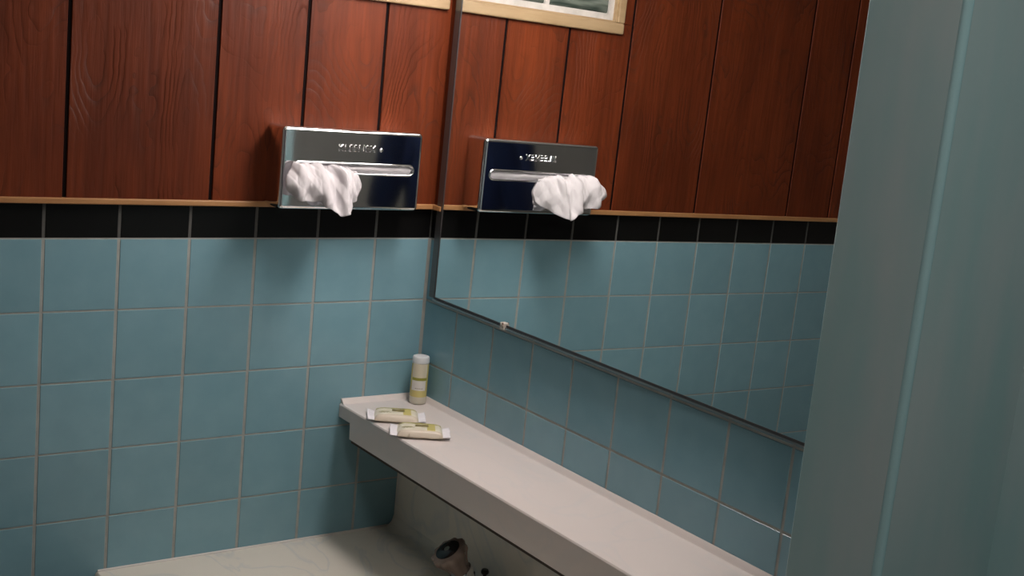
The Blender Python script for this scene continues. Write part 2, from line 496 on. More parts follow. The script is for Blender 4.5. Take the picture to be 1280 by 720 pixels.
# ------------------------------------------------------------------ mirror
DM = .0094
cy, sy_, tz = -.0051, -.0051, .0063
nx_, ny_, nz_ = -math.cos(-.0051) * math.cos(.0063), -math.sin(-.0051) * math.cos(.0063), math.sin(.0063)
def mx_(y, z): return -DM - (ny_ * (y + .5) + nz_ * z) / nx_
mir = thing('mirror', 'large frameless wall mirror with thin metal channel along its slanting bottom edge', 'mirror', (-.006, -.6, H - .100))
Y0, Y1, Z0m, Z1m = -.0415, -1.036, -.0985, .460
def mirror_slab(bm, y0, y1, z0, z1, o, thick, mi=0):
    t = bmesh.new()
    A = [t.verts.new((mx_(y, z) - o, y, z + H)) for y, z in ((y0, z0), (y1, z0), (y1, z1), (y0, z1))]
    B = [t.verts.new((mx_(y, z) - o + thick, y, z + H)) for y, z in ((y0, z0), (y1, z0), (y1, z1), (y0, z1))]
    for i in range(4): t.faces.new((A[i], A[(i + 1) % 4], B[(i + 1) % 4], B[i]))
    t.faces.new(A); t.faces.new(B[::-1])
    for fc in t.faces: fc.material_index = mi
    merge(bm, t)
bm = bmesh.new(); mirror_slab(bm, Y0, Y1, Z0m, Z1m, 0, .004)
obj('mirror_glass', bm, mirror_m, mir)
bm = bmesh.new()
mirror_slab(bm, Y0, Y1, Z0m - .001, Z0m + .0026, .0004, .0052)
obj('blackened_edge', bm, mirror_edge, mir, label='dark corroded edge of the mirror')
bm = bmesh.new()
mirror_slab(bm, Y0 + .0165, Y0 + .0004, Z0m, Z1m, .0008, .0060)
obj('side_strip', bm, new_mat('tarnished_metal_strip', (.16, .15, .145), .38, .8), mir, label='dull grey strip on the side edge')
bm = bmesh.new()
mirror_slab(bm, Y0 + .0006, Y0 - .0012, Z0m, Z1m, .0012, .0052)
obj('seam', bm, mirror_edge, mir)
bm = bmesh.new()
prism(bm, [(-.0005, -.1022), (-.0114, -.1022), (-.0114, -.0998), (-.0108, -.0998), (-.0108, -.1012), (-.0005, -.1012)], 'y', Y0, Y1)
obj('bottom_channel', bm, chrome_soft, mir)
bm = bmesh.new()
# small clip gripping the bottom edge
box(bm, -.0135, -.002, -.262, -.250, -.1045, -.0925, 0, .0015)
tube(bm, [(-.0138, -.2575, H - .0975), (-.0155, -.2575, H - .0975)], .0032, 12, 1)
box(bm, -.0150, -.0134, -.2600, -.2585, -.1000, -.0925, 2)
obj('mirror_clip', bm, [new_mat('clip_plastic', (.55, .50, .45), .4), new_mat('clip_screw', (.5, .42, .35), .4, .6), new_mat('rust', (.12, .05, .03), .8)], mir)

# ------------------------------------------------------------------ wall shelf
sh = thing('wall_shelf', 'long narrow white marble-look shelf along the wall under the mirror', 'shelf', (0, 0, H - .356))
ZS = -.2875
YE = -1.0395
bm = bmesh.new()
def sprof(notch):
    top = [(-.0005, -.2780), (-.0030, -.2776), (-.0045, -.2790), (-.0062, -.2835), (-.0085, ZS + .0010), (-.0120, ZS), (-.1505, ZS), (-.1535, ZS - .0008), (-.1550, ZS - .0030), (-.1550, ZS - .0060)]
    if notch: low = [(-.1545, -.3120), (-.1180, -.3145)]
    else: low = [(-.1540, -.3120), (-.1530, -.3410), (-.1490, -.3425)]
    return top + low + [(-.1150, -.3425), (-.1110, -.3420), (-.0005, -.3420)]
NY = -.040
prism(bm, sprof(True), 'y', -.0005, NY)
prism(bm, sprof(False), 'y', NY, YE)
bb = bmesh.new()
box(bb, -.1500, -.0280, -1.0390, NY - .002, -.3470, -.3426)  # dark slab in place of the shadow line below the front edge
obj('underside_shade', bb, new_mat('dark_shade_strip', (.05, .035, .025), .8), sh, label='dark strip added as the shadow line under the shelf')
# raised lip along the window wall
prism(bm, [(-.0004, -.2795), (-.0030, -.2795), (-.0070, -.2830), (-.0110, ZS + .0002), (-.0110, ZS - .004), (-.0004, ZS - .004)], 'x', -.1530, -.0005)
obj('shelf_slab', bm, shelf_m, sh, smooth=30)

# ------------------------------------------------------------------ vanity counter with basin, backsplash and cabinet
van = thing('vanity', 'cream marble-look washbasin counter with upstand, in the corner under the shelf', 'vanity', (-.28, -.58, 0))
ZC = -.5285
CE = -1.0395
def ctop(x, y):
    """height of the counter surface"""
    ex, ey = (x + .335) / .155, (y + .315) / .175
    d = math.hypot(ex, ey)
    z = ZC
    if d < 1.06:
        s = max(0.0, min(1.0, (1.06 - d) / 1.06))
        z = ZC - .13 * (1 - (1 - s) ** 2.6) * min(1, (1.06 - d) / .10)
    # coves to the two walls
    cx, cyy = -x - .0265, -y - .0005
    R = .020
    if cx < R: z = max(z, ZC + R - math.sqrt(max(0, R * R - (R - max(cx, 0)) ** 2)))
    return z
bm = bmesh.new()
nx, ny = 74, 130
gx = [-.0265 - (.56 - .0265) * (i / nx) ** 1.15 for i in range(nx + 1)]
gy = [-.0005 + (CE + .0005) * j / ny for j in range(ny + 1)]
gr = [[bm.verts.new((x, y, ctop(x, y) + H)) for y in gy] for x in gx]
for i in range(nx):
    for j in range(ny): bm.faces.new((gr[i][j], gr[i + 1][j], gr[i + 1][j + 1], gr[i][j + 1]))
# front edge, underside
ex = [( -.5625, ZC - .002), (-.5640, ZC - .006), (-.5640, ZC - .034), (-.5600, ZC - .036)]
prev = gr[nx]
for (x, z) in ex:
    cur = [bm.verts.new((x, y, z + H)) for y in gy]
    for j in range(ny): bm.faces.new((prev[j], cur[j], cur[j + 1], prev[j + 1]))
    prev = cur
# upstand behind the counter, its free corner rounded into the tiles
prism(bm, [(-.0006, ZC - .03), (-.0265, ZC - .03), (-.0265, -.3465), (-.0245, -.3445), (-.0006, -.3445)], 'y', -.0005, CE)
# rounded fillet where counter, upstand and tiles meet
t = bmesh.new()
seg = 8; R = .016
v0 = [t.verts.new((-.0262, -.0006, H + ZC)), t.verts.new((-.0262, -.0030, H + ZC))]
arc = [[t.verts.new((-.0262 - R + R * math.sin(a_), yy, H + ZC + R - R * math.cos(a_))) for yy in (-.0006, -.0030)] for a_ in [k * math.pi / 2 / seg for k in range(seg + 1)]]
for k in range(seg):
    t.faces.new((arc[k][0], arc[k + 1][0], arc[k + 1][1], arc[k][1]))
    t.faces.new((arc[k][1], arc[k + 1][1], v0[1])); t.faces.new((arc[k][0], v0[0], arc[k + 1][0]))
merge(bm, t)
obj('counter_top', bm, counter_m, van, smooth=35)
bm = bmesh.new()
prism(bm, [(-.0004, ZC + .0030), (-.0025, ZC + .0012), (-.0030, ZC - .002), (-.0004, ZC - .002)], 'x', -.560, -.030)
obj('caulk_bead', bm, caulk_m, van)
cab_m = mottled('white_cabinet_paint', (.50, .48, .44), (.53, .51, .47), 12, .45)
bm = bmesh.new()
box(bm, -.535, -.020, CE, -.0045, -H + .08, ZC - .150, 0, .001)
box(bm, -.545, -.535, CE, -.0045, -H + .08, ZC - .037, 0, .001)
box(bm, -.47, -.020, CE, -.0045, -H, -H + .08)
obj('cabinet_body', bm, cab_m, van)
for k in range(2):
    y1 = -.02 - k * .505; y0 = y1 - .49
    bm = bmesh.new()
    box(bm, -.563, -.5455, y0, y1, -H + .11, ZC - .08, 0, .003)
    box(bm, -.568, -.563, y0 + .05, y1 - .05, -H + .17, ZC - .14, 0, .002)
    d = obj('door', bm, cab_m, van)
    bm = bmesh.new()
    yk = y0 + .06 if k == 0 else y1 - .06
    lathe(bm, [(0, .022), (.010, .021), (.013, .015), (.008, .008), (.006, 0), (0, 0)], 20, Matrix.Translation((-.568, yk, H + ZC - .20)) @ Matrix.Rotation(-math.pi / 2, 4, 'Y'))
    obj('knob', bm, chrome, d, smooth=True)
bm = bmesh.new()
lathe(bm, [(0, .004), (.018, .004), (.022, .001), (.022, -.004), (0, -.004)], 24, Matrix.Translation((-.335, -.315, H + ZC - .128)))
obj('drain', bm, chrome, van, smooth=30)

# ------------------------------------------------------------------ faucet
FY = -.330
fc_ = thing('faucet', 'chrome tap with round clear knob and dark cap behind the basin', 'faucet', (-.088, FY, H + ZC))
bm = bmesh.new()
lathe(bm, [(0, .012), (.020, .012), (.026, .009), (.028, .004), (.028, 0), (0, 0)], 40, Matrix.Translation((-.088, FY, H + ZC)), sy=2.6)
obj('base_plate', bm, chrome, fc_, smooth=35)
bm = bmesh.new()
lathe(bm, [(.0245, .008), (.0235, .022), (.0215, .034), (.018, .044), (.0135, .050), (0, .052)], 36, Matrix.Translation((-.088, FY, H + ZC)))
obj('body', bm, chrome, fc_, smooth=35)
bm = bmesh.new()
tube(bm, [(-.098, FY, H + ZC + .022), (-.135, FY, H + ZC + .040), (-.175, FY, H + ZC + .050), (-.205, FY, H + ZC + .048), (-.220, FY, H + ZC + .036), (-.222, FY, H + ZC + .026)], [.014, .013, .0115, .011, .0105, .0105], 20)
obj('spout', bm, chrome, fc_, smooth=45)
ax = Matrix.Translation((-.0885, FY, H + ZC + .042)) @ Matrix.Rotation(math.radians(-34), 4, 'Y') @ Matrix.Rotation(math.radians(-6), 4, 'X') @ Matrix.Scale(1.14, 4)
acr = new_mat('clear_acrylic', (.40, .30, .25), .12, Transmission_Weight=.45, IOR=1.45)
prof = [(0, .012), (.0125, .012), (.0140, .020), (.0170, .030), (.0215, .040), (.0250, .046), (.0256, .050), (.0246, .0535), (.0215, .0550), (.0178, .0552), (.0176, .0500), (0, .0500)]
t = bmesh.new(); lathe(t, prof, 96)
for v in t.verts:                                    # shallow flutes round the flared side
    rr = math.hypot(v.co.x, v.co.y)
    if rr > .0135 and v.co.z < .0545:
        k = 1 + .055 * math.cos(10 * math.atan2(v.co.y, v.co.x)) * min(1, (v.co.z - .012) / .02)
        v.co.x *= k; v.co.y *= k
bm = bmesh.new(); merge(bm, t, ax)
kn = obj('handle_knob', bm, acr, fc_, smooth=40, label='clear acrylic knob')
bm = bmesh.new()
lathe(bm, [(0, .0575), (.0150, .0575), (.0175, .0562), (.0175, .0500), (0, .0500)], 28, ax)
obj('knob_cap', bm, [new_mat('dark_cap', (.012, .012, .013), .15)], kn, smooth=35, label='dark round index cap')
bm = bmesh.new()
lathe(bm, [(0, .0584), (.0038, .0584), (.0042, .0573), (0, .0571)], 16, ax)
obj('index_dot', bm, new_mat('grey_green_dot', (.10, .12, .10), .3), kn, smooth=35)
bm = bmesh.new()
lathe(bm, [(0, .0175), (.0165, .0175), (.0175, .015), (.0175, .006), (.0160, .002), (0, .002)], 28, ax)
obj('collar', bm, chrome, fc_, smooth=35)
bm = bmesh.new()
lathe(bm, [(0, .058), (.0050, .0575), (.0065, .0545), (.0062, .0515), (.0030, .0480), (.0022, .040), (.0022, .006), (0, .006)], 20, Matrix.Translation((-.0600, -.3400, H + ZC)))
obj('lift_rod', bm, new_mat('dark_bronze_rod', (.03, .028, .025), .35, .8), fc_, smooth=35, label='dark drain lift rod')

# ------------------------------------------------------------------ chrome tissue dispenser
DX0, DX1, DZ0, DZ1, DY = -.3215, -.0680, .0565, .1865, -.0605
disp = thing('tissue_dispenser', 'chrome wall-mounted tissue box holder on the wood panelling beside the mirror', 'tissue dispenser', (-.195, -.0065, H + DZ0))
def solid_obj(bm):
    me = bpy.data.meshes.new('t'); bmesh.ops.recalc_face_normals(bm, faces=bm.faces); bm.to_mesh(me); bm.free()
    o = bpy.data.objects.new('t', me); COL.objects.link(o); return o
bm = bmesh.new()
box(bm, DX0, DX1, DY, -.0062, DZ0, DZ1)
bm.edges.ensure_lookup_table()
def on_front(e): return all(abs(v.co.y - DY) < 1e-5 for v in e.verts)
side = [e for e in bm.edges if abs(e.verts[0].co.y - e.verts[1].co.y) > .01]
bmesh.ops.bevel(bm, geom=side, offset=.0075, segments=5, profile=.5, affect='EDGES')
fr = [e for e in bm.edges if on_front(e)]
bmesh.ops.bevel(bm, geom=fr, offset=.0065, segments=6, profile=.5, affect='EDGES')
body = solid_obj(bm)
SX0, SX1, SZ = -.3015, -.0835, .1235       # slot
SR = .0083
def stadium(rad, y0, y1, x0=SX0, x1=SX1):
    t = bmesh.new(); pts = []
    for k in range(13):
        a_ = -math.pi / 2 + math.pi * k / 12; pts.append((x1 - SR + rad * math.cos(a_), SZ + rad * math.sin(a_)))
    for k in range(13):
        a_ = math.pi / 2 + math.pi * k / 12; pts.append((x0 + SR + rad * math.cos(a_), SZ + rad * math.sin(a_)))
    A = [t.verts.new((p[0], y0, p[1] + H)) for p in pts]; B = [t.verts.new((p[0], y1, p[1] + H)) for p in pts]
    n = len(pts)
    for i in range(n): t.faces.new((A[i], A[(i + 1) % n], B[(i + 1) % n], B[i]))
    t.faces.new(A[::-1]); t.faces.new(B)
    return t, pts
t, _ = stadium(SR, DY - .01, DY + .022)
cutr = solid_obj(t)
md = body.modifiers.new('b', 'BOOLEAN'); md.operation = 'DIFFERENCE'; md.object = cutr; md.solver = 'EXACT'
dg = bpy.context.evaluated_depsgraph_get(); dg.update()
me = bpy.data.meshes.new_from_object(body.evaluated_get(dg))
bm = bmesh.new(); bm.from_mesh(me)
bpy.data.objects.remove(body); bpy.data.objects.remove(cutr)
me2 = obj('casing', bm, chrome, disp, smooth=28)
wm = me2.modifiers.new('flat_faces', 'WEIGHTED_NORMAL'); wm.keep_sharp = True; wm.weight = 100
# rolled lip around the slot
_, pts = stadium(SR, 0, .01)
_.free() if hasattr(_, 'free') else None
t, pts = stadium(SR, 0, .01); t.free()
bm = bmesh.new()
tube(bm, [(p[0], DY - .0004, p[1] + H) for p in pts], .0016, 10, closed=True)
obj('slot_rim', bm, chrome, disp, smooth=True)
# embossed maker's lettering on the front, with a small round stud after it
cu = bpy.data.curves.new('txt', 'FONT'); cu.body = 'KLEENEX'; cu.size = .0150; cu.extrude = .0008; cu.bevel_depth = .0004; cu.bevel_resolution = 1
cu.align_x = 'CENTER'; cu.space_character = 1.12
to = bpy.data.objects.new('txt', cu); COL.objects.link(to)
dg = bpy.context.evaluated_depsgraph_get(); dg.update()
me = bpy.data.meshes.new_from_object(to.evaluated_get(dg))
bm = bmesh.new(); bm.from_mesh(me)
bpy.data.objects.remove(to)
bmesh.ops.transform(bm, matrix=Matrix.Translation((-.191, DY - .0002, H + .1515)) @ Matrix.Rotation(math.pi / 2, 4, 'X'), verts=bm.verts)
obj('embossed_lettering', bm, chrome, disp)
bm = bmesh.new()
lathe(bm, [(0, .0016), (.0022, .0013), (.0034, .0002), (.0034, -.001), (0, -.001)], 20, Matrix.Translation((-.1465, DY, H + .1555)) @ Matrix.Rotation(math.pi / 2, 4, 'X'))
obj('stud', bm, chrome, disp, smooth=True)

# tissues inside the slot and the crumpled sheet hanging out
bm = bmesh.new()
gx = 60
rows = []
for j in range(5):
    z = SZ - .0076 + .0152 * j / 4
    rows.append([bm.verts.new((SX0 + .004 + (SX1 - SX0 - .008) * i / gx, DY + .007 + .004 * noise.noise((i * .23, j * .6, 3.3)) - .006 * math.sin(math.pi * j / 4), H + z)) for i in range(gx + 1)])
for j in range(4):
    for i in range(gx): bm.faces.new((rows[j][i], rows[j][i + 1], rows[j + 1][i + 1], rows[j + 1][i]))
back = [[bm.verts.new((v.co.x, DY + .020, v.co.z)) for v in rows[j]] for j in (0, 4)]
for i in range(gx):
    bm.faces.new((rows[0][i], back[0][i], back[0][i + 1], rows[0][i + 1])); bm.faces.new((rows[4][i], rows[4][i + 1], back[1][i + 1], back[1][i]))
ti = thing('tissue', 'white crumpled tissue pulled out of the chrome dispenser slot', 'tissue', (-.245, -.056, H + .125))
obj('folded_stack', bm, paper, ti, smooth=True)

def sheet(ctrl, seed, amp, lev=4):
    """smooth grid through control rows, then wrinkled"""
    t = bmesh.new()
    g = [[t.verts.new((p[0], p[1], p[2] + H)) for p in row] for row in ctrl]
    for j in range(len(g) - 1):
        for i in range(len(g[0]) - 1): t.faces.new((g[j][i], g[j][i + 1], g[j + 1][i + 1], g[j + 1][i]))
    me = bpy.data.meshes.new('s'); t.to_mesh(me); t.free()
    o = bpy.data.objects.new('s', me); COL.objects.link(o)
    m1 = o.modifiers.new('s', 'SUBSURF'); m1.levels = lev; m1.boundary_smooth = 'PRESERVE_CORNERS'
    dg = bpy.context.evaluated_depsgraph_get(); dg.update()
    m2 = bpy.data.meshes.new_from_object(o.evaluated_get(dg)); bpy.data.objects.remove(o)
    t = bmesh.new(); t.from_mesh(m2); t.normal_update()
    rg = random.Random(seed)
    dirs = []
    for k in range(7):
        th = rg.uniform(-.75, .75)           # folds mostly fan out from the slot
        dirs.append((Vector((math.cos(th), rg.uniform(-.3, .3), math.sin(th))), rg.uniform(26, 62), rg.uniform(0, 1), rg.uniform(.4, 1)))
    for v in t.verts:
        d_ = 0
        for (dv, fq, ph_, am) in dirs:
            q = (v.co.dot(dv) * fq + ph_ + .5 * noise.noise(v.co * 14 + Vector((seed, 0, 0)))) % 1.0
            d_ += am * (abs(q - .5) * 2 - .5) * 26 / fq
        v.co += v.normal * amp * d_
        if v.co.y > DY - .0012 and v.co.z < H + .119: v.co.y = DY - .0012
    return t
bm = bmesh.new()
main = [
 [(-.290, -.050, .1300), (-.282, -.052, .1300), (-.272, -.052, .1300), (-.260, -.050, .1290), (-.246, -.050, .1280), (-.232, -.051, .1290), (-.218, -.052, .1290), (-.206, -.052, .1270)],
 [(-.303, -.068, .1290), (-.290, -.078, .1330), (-.277, -.070, .1320), (-.262, -.080, .1300), (-.246, -.064, .1190), (-.230, -.078, .1290), (-.214, -.070, .1270), (-.202, -.0635, .1200)],
 [(-.322, -.082, .1180), (-.306, -.100, .1220), (-.286, -.082, .1160), (-.266, -.102, .1180), (-.246, -.076, .1080), (-.226, -.098, .1180), (-.206, -.072, .1140), (-.190, -.0630, .1080)],
 [(-.326, -.090, .1000), (-.310, -.112, .0980), (-.287, -.086, .0960), (-.266, -.114, .0900), (-.243, -.082, .0880), (-.223, -.112, .0920), (-.202, -.078, .0930), (-.179, -.0625, .0950)],
 [(-.318, -.084, .0850), (-.300, -.104, .0730), (-.279, -.082, .0750), (-.257, -.108, .0680), (-.238, -.112, .0520), (-.222, -.114, .0560), (-.207, -.084, .0640), (-.186, -.0630, .0790)],
]
merge(bm, sheet(main, 1.3, .0050))
lobe = [
 [(-.224, -.052, .1275), (-.214, -.0535, .1290), (-.204, -.0535, .1290), (-.194, -.052, .1260)],
 [(-.234, -.064, .1180), (-.216, -.072, .1200), (-.200, -.066, .1180), (-.186, -.0635, .1130)],
 [(-.236, -.066, .0980), (-.214, -.075, .0960), (-.194, -.068, .0960), (-.176, -.0635, .0970)],
 [(-.226, -.066, .0780), (-.212, -.072, .0720), (-.196, -.068, .0760), (-.184, -.0635, .0840)],
]
merge(bm, sheet(lobe, 7.7, .0025, 3))
cr_ = obj('crumpled_sheet', bm, paper, ti, smooth=28)
so = cr_.modifiers.new('thickness', 'SOLIDIFY'); so.thickness = .0004; so.offset = 0

# ------------------------------------------------------------------ small bottle on the shelf
BX, BY = -.0215, -.0385
BR = .0150
bt = thing('toiletry_bottle', 'small clear hotel bottle of yellow lotion standing in the shelf corner', 'bottle', (BX, BY, H + ZS))
liquid = new_mat('pale_yellow_lotion_bottle', (.62, .52, .20), .25, Subsurface_Weight=.2)
bm = bmesh.new(); MB = Matrix.Translation((BX, BY, H + ZS))
lathe(bm, [(0, .0010), (.0115, .0002), (.0142, .0012), (BR, .0035), (BR, .0140)], 40, MB, 1)
lathe(bm, [(BR, .0140), (BR, .0700), (BR - .0004, .0725), (BR - .0030, .0745), (0, .0745)], 40, MB, 0)
# the fill level is lower than the shoulder: upper zone is paler
for fc in bm.faces:
    z = fc.calc_center_median().z - H - ZS
    if z > .0715: fc.material_index = 2
obj('bottle_body', bm, [liquid, new_mat('frosted_clear_plastic', (.60, .56, .46), .3), new_mat('pale_upper_plastic', (.62, .58, .48), .3)], bt, smooth=35)
bm = bmesh.new()
lathe(bm, [(BR - .001, .0735), (BR, .0745), (BR, .0830), (BR - .0012, .0852), (BR - .0035, .0860), (0, .0860)], 40, MB)
obj('cap', bm, new_mat('frosted_white_cap', (.66, .67, .68), .35), bt, smooth=35, label='frosted white cap')
def wrap(bm, a0, a1, z0, z1, rad, mi=0, n=20):
    t = bmesh.new()
    A = [t.verts.new((BX + rad * math.cos(a0 + (a1 - a0) * k / n), BY + rad * math.sin(a0 + (a1 - a0) * k / n), H + ZS + z0)) for k in range(n + 1)]
    B = [t.verts.new((BX + rad * math.cos(a0 + (a1 - a0) * k / n), BY + rad * math.sin(a0 + (a1 - a0) * k / n), H + ZS + z1)) for k in range(n + 1)]
    C = [t.verts.new((v.co.x * 1 + (BX - v.co.x) * .04, v.co.y + (BY - v.co.y) * .04, v.co.z)) for v in A]
    D = [t.verts.new((v.co.x * 1 + (BX - v.co.x) * .04, v.co.y + (BY - v.co.y) * .04, v.co.z)) for v in B]
    for k in range(n):
        t.faces.new((A[k], A[k + 1], B[k + 1], B[k])); t.faces.new((A[k], C[k], C[k + 1], A[k + 1])); t.faces.new((B[k], B[k + 1], D[k + 1], D[k]))
    for fc in t.faces: fc.material_index = mi
    merge(bm, t)
AC = math.atan2(CAM.y - BY, CAM.x - BX) + .08
bm = bmesh.new()
wrap(bm, AC - 1.05, AC + .85, .0420, .0735, BR + .00025, 2)
wrap(bm, AC - 1.0, AC + .75, .0260, .0435, BR + .00035, 0)
wrap(bm, AC - 1.0, AC + .85, .0440, .0490, BR + .0005, 1)
for k in range(6):                      # tiny unreadable print
    wrap(bm, AC - .5 + k * .16, AC - .5 + k * .16 + .11, .0292, .0303, BR + .0006, 3, 3)
obj('label', bm, [new_mat('white_label', (.72, .68, .64), .5), new_mat('olive_band', (.30, .30, .045), .5), new_mat('cream_label', (.66, .60, .46), .5), new_mat('brown_ink', (.22, .16, .10), .6)], bt, smooth=35)

# ------------------------------------------------------------------ two wrapped soaps
wrap_m = mottled('cream_soap_wrapper', (.68, .63, .49), (.74, .70, .58), 60, .3, bump=.5, bscale=160, dist=.0006)
wrap_end = new_mat('pearly_wrapper_end', (.74, .72, .76), .3)
olive = new_mat('olive_yellow_print', (.40, .36, .12), .35)
brown = new_mat('brown_print', (.20, .16, .05), .4)
pale = new_mat('pale_lower_face', (.58, .50, .40), .35)
yel = new_mat('yellow_print', (.55, .48, .16), .35)
def soap_packet(cx, cy, ang, label):
    L, W, h = .0370, .0275, .0150
    t0 = thing('soap_packet', label, 'soap', (cx, cy, H + ZS), 'wrapped guest soaps')
    M = Matrix.Translation((cx, cy, H + ZS)) @ Matrix.Rotation(ang, 4, 'Z')
    t = bmesh.new()
    nx, ny = 28, 20
    def P(uu, vv, top):
        x = uu * L; y = vv * W
        e = (1 - abs(uu) ** 6) * (1 - abs(vv) ** 5)
        z = .0045 + (h - .0045) * max(0, e) ** .5 if top else .0045 - .0042 * max(0, e) ** .5
        if top: z += .0006 * noise.noise((x * 260 + cx * 900, y * 200, 1.7))
        return (x, y, z)
    for top in (True, False):
        g = [[t.verts.new(P(-1 + 2 * i / nx, -1 + 2 * j / ny, top)) for j in range(ny + 1)] for i in range(nx + 1)]
        for i in range(nx):
            for j in range(ny):
                q = (g[i][j], g[i + 1][j], g[i + 1][j + 1], g[i][j + 1])
                fc = t.faces.new(q if top else q[::-1])
                uu, vv = -1 + 2 * (i + .5) / nx, -1 + 2 * (j + .5) / ny
                mi = 0
                if top:
                    if .40 < vv < .85 and abs(uu) < .9: mi = 1                    # olive edge
                    elif vv < -.74: mi = 3
                    elif .25 < uu < .62 and -.70 < vv < .62: mi = 4
                else: mi = 3
                fc.material_index = mi
    bmesh.ops.remove_doubles(t, verts=t.verts, dist=1e-5)
    bm = bmesh.new(); merge(bm, t, M)
    obj('wrapper_body', bm, [wrap_m, olive, brown, pale, yel], t0, smooth=60)
    # printed strokes
    t = bmesh.new()
    def patch(x0, x1, y0, y1, mi):
        n1 = 6
        g = []
        for i in range(n1 + 1):
            row = []
            for j in range(3):
                x = x0 + (x1 - x0) * i / n1; y = y0 + (y1 - y0) * j / 2
                e = (1 - abs(x / L) ** 6) * (1 - abs(y / W) ** 5)
                row.append(t.verts.new((x, y, .0045 + (h - .0045) * max(0, e) ** .5 + .0006 + .0006 * noise.noise((x * 260 + cx * 900, y * 200, 1.7)))))
            g.append(row)
        for i in range(n1):
            for j in range(2):
                fc = t.faces.new((g[i][j], g[i + 1][j], g[i + 1][j + 1], g[i][j + 1])); fc.material_index = mi
    patch(-.008, .013, -.0045, .0050, 1)
    patch(-.010, .014, .0080, .0105, 0)
    patch(-.030, -.012, -.010, -.0075, 0)
    for k in range(4): patch(-.028 + .0052 * k, -.0245 + .0052 * k, -.0145, -.0138, 1)
    bm = bmesh.new(); merge(bm, t, M)
    obj('printed_mark', bm, [olive, brown], t0)
    for s in (-1, 1):
        t = bmesh.new(); n1, n2 = 24, 8
        g = []
        for i in range(n1 + 1):
            vv = -1 + 2 * i / n1; row = []
            for j in range(n2 + 1):
                q = j / n2
                x = s * (L - .001 + .0125 * q)
                y = vv * W * (.96 + .05 * q)
                z = .0045 + .0018 * q + .0020 * math.sin(vv * 22) * (.4 + .6 * q) + .0009 * math.sin(vv * 5 + s + cx * 60)
                row.append(t.verts.new((x, y, max(z, .0012))))
            g.append(row)
        for i in range(n1):
            for j in range(n2): t.faces.new((g[i][j], g[i + 1][j], g[i + 1][j + 1], g[i][j + 1]))
        bm = bmesh.new(); merge(bm, t, M)
        o = obj('crimped_end', bm, wrap_end, t0, smooth=True)
        so = o.modifiers.new('thickness', 'SOLIDIFY'); so.thickness = .0004
soap_packet(-.1085, -.1140, math.radians(-29), 'wrapped soap with yellow print, the one nearer the small bottle')
soap_packet(-.1145, -.2000, math.radians(-30), 'wrapped soap with yellow print, the one farther from the small bottle')

# ------------------------------------------------------------------ lamps
vl = thing('vanity_light', 'long white vanity light mounted above the mirror', 'lamp', (-.03, -.38, H + .52))
bm = bmesh.new(); box(bm, -.035, -.0010, -.58, -.18, .470, .585, 0, .004)
obj('back_plate', bm, white_metal, vl)
bm = bmesh.new(); box(bm, -.150, -.036, -.56, -.20, .485, .565, 0, .02, 4)
obj('diffuser', bm, lamp_m, vl, smooth=40)
cl = thing('fill_light', 'added round fill light on the ceiling, out of view', 'lamp', (-.72, -1.72, H + 1.0))  # unseen fill, added to brighten the near wall end and back wall
bm = bmesh.new(); lathe(bm, [(.17, 0), (.17, -.02), (.155, -.022)], 40, Matrix.Translation((-.72, -1.72, H + 1.0)))
obj('rim', bm, white_metal, cl, smooth=35)
bm = bmesh.new(); lathe(bm, [(.155, -.015), (.15, -.04), (.11, -.065), (.05, -.08), (0, -.082)], 40, Matrix.Translation((-.72, -1.72, H + 1.0)))
obj('fill_dome', bm, fill_lamp_m, cl, smooth=True)

# ------------------------------------------------------------------ the person taking the picture (seen in the chrome)
F2 = Vector((math.sin(yaw), math.cos(yaw), 0)); R2 = Vector((math.cos(yaw), -math.sin(yaw), 0))
PB = Vector((CAM.x, CAM.y, -0.0)) - F2 * .40 + R2 * .0
def PW(a, b, z):            # a: to the person's right, b: forwards
    p = PB + R2 * a + F2 * b
    return Vector((p.x, p.y, z))
def skin(chains, lev=2):
    """chains: list of point lists [(pos, radius)...]; a point given by int refers to an earlier vertex"""
    vs, rs, es = [], [], []
    for ch in chains:
        prev = None
        for p in ch:
            if isinstance(p, int): i = p
            else:
                i = len(vs); vs.append(p[0]); rs.append(p[1])
            if prev is not None: es.append((prev, i))
            prev = i
    me = bpy.data.meshes.new('s'); me.from_pydata([tuple(v) for v in vs], es, [])
    o = bpy.data.objects.new('s', me); COL.objects.link(o)
    md = o.modifiers.new('skin', 'SKIN'); md.use_smooth_shade = True; md.branch_smoothing = .3
    for i, d in enumerate(me.skin_vertices[0].data):
        rr = rs[i] if isinstance(rs[i], tuple) else (rs[i], rs[i])
        d.radius = rr; d.use_root = (i == 0)
    sb = o.modifiers.new('sub', 'SUBSURF'); sb.levels = lev
    dg = bpy.context.evaluated_depsgraph_get(); dg.update()
    m2 = bpy.data.meshes.new_from_object(o.evaluated_get(dg)); bpy.data.objects.remove(o)
    b = bmesh.new(); b.from_mesh(m2); return b
person = thing('person', 'person in a dark blue shirt holding up a phone, reflected in the chrome dispenser', 'person', tuple(PB))
skin_m = new_mat('skin', (.50, .29, .20), .5)
shirt_m = mottled('dark_blue_cotton', (.010, .022, .085), (.014, .030, .11), 60, .8)
jeans_m = mottled('dark_trousers', (.012, .013, .020), (.020, .021, .030), 80, .85)
hair_m = mottled('dark_brown_hair', (.014, .008, .005), (.03, .016, .01), 120, .5)
shoe_m = new_mat('black_leather_shoe', (.01, .01, .01), .4)
zc = CAM.z
wr = {s: PW(.045 + s * .125, .36, zc - .075) for s in (-1, 1)}
el = {s: PW(s * .235, .15, 1.17) for s in (-1, 1)}
shd = {s: PW(s * .185, .0, 1.46) for s in (-1, 1)}
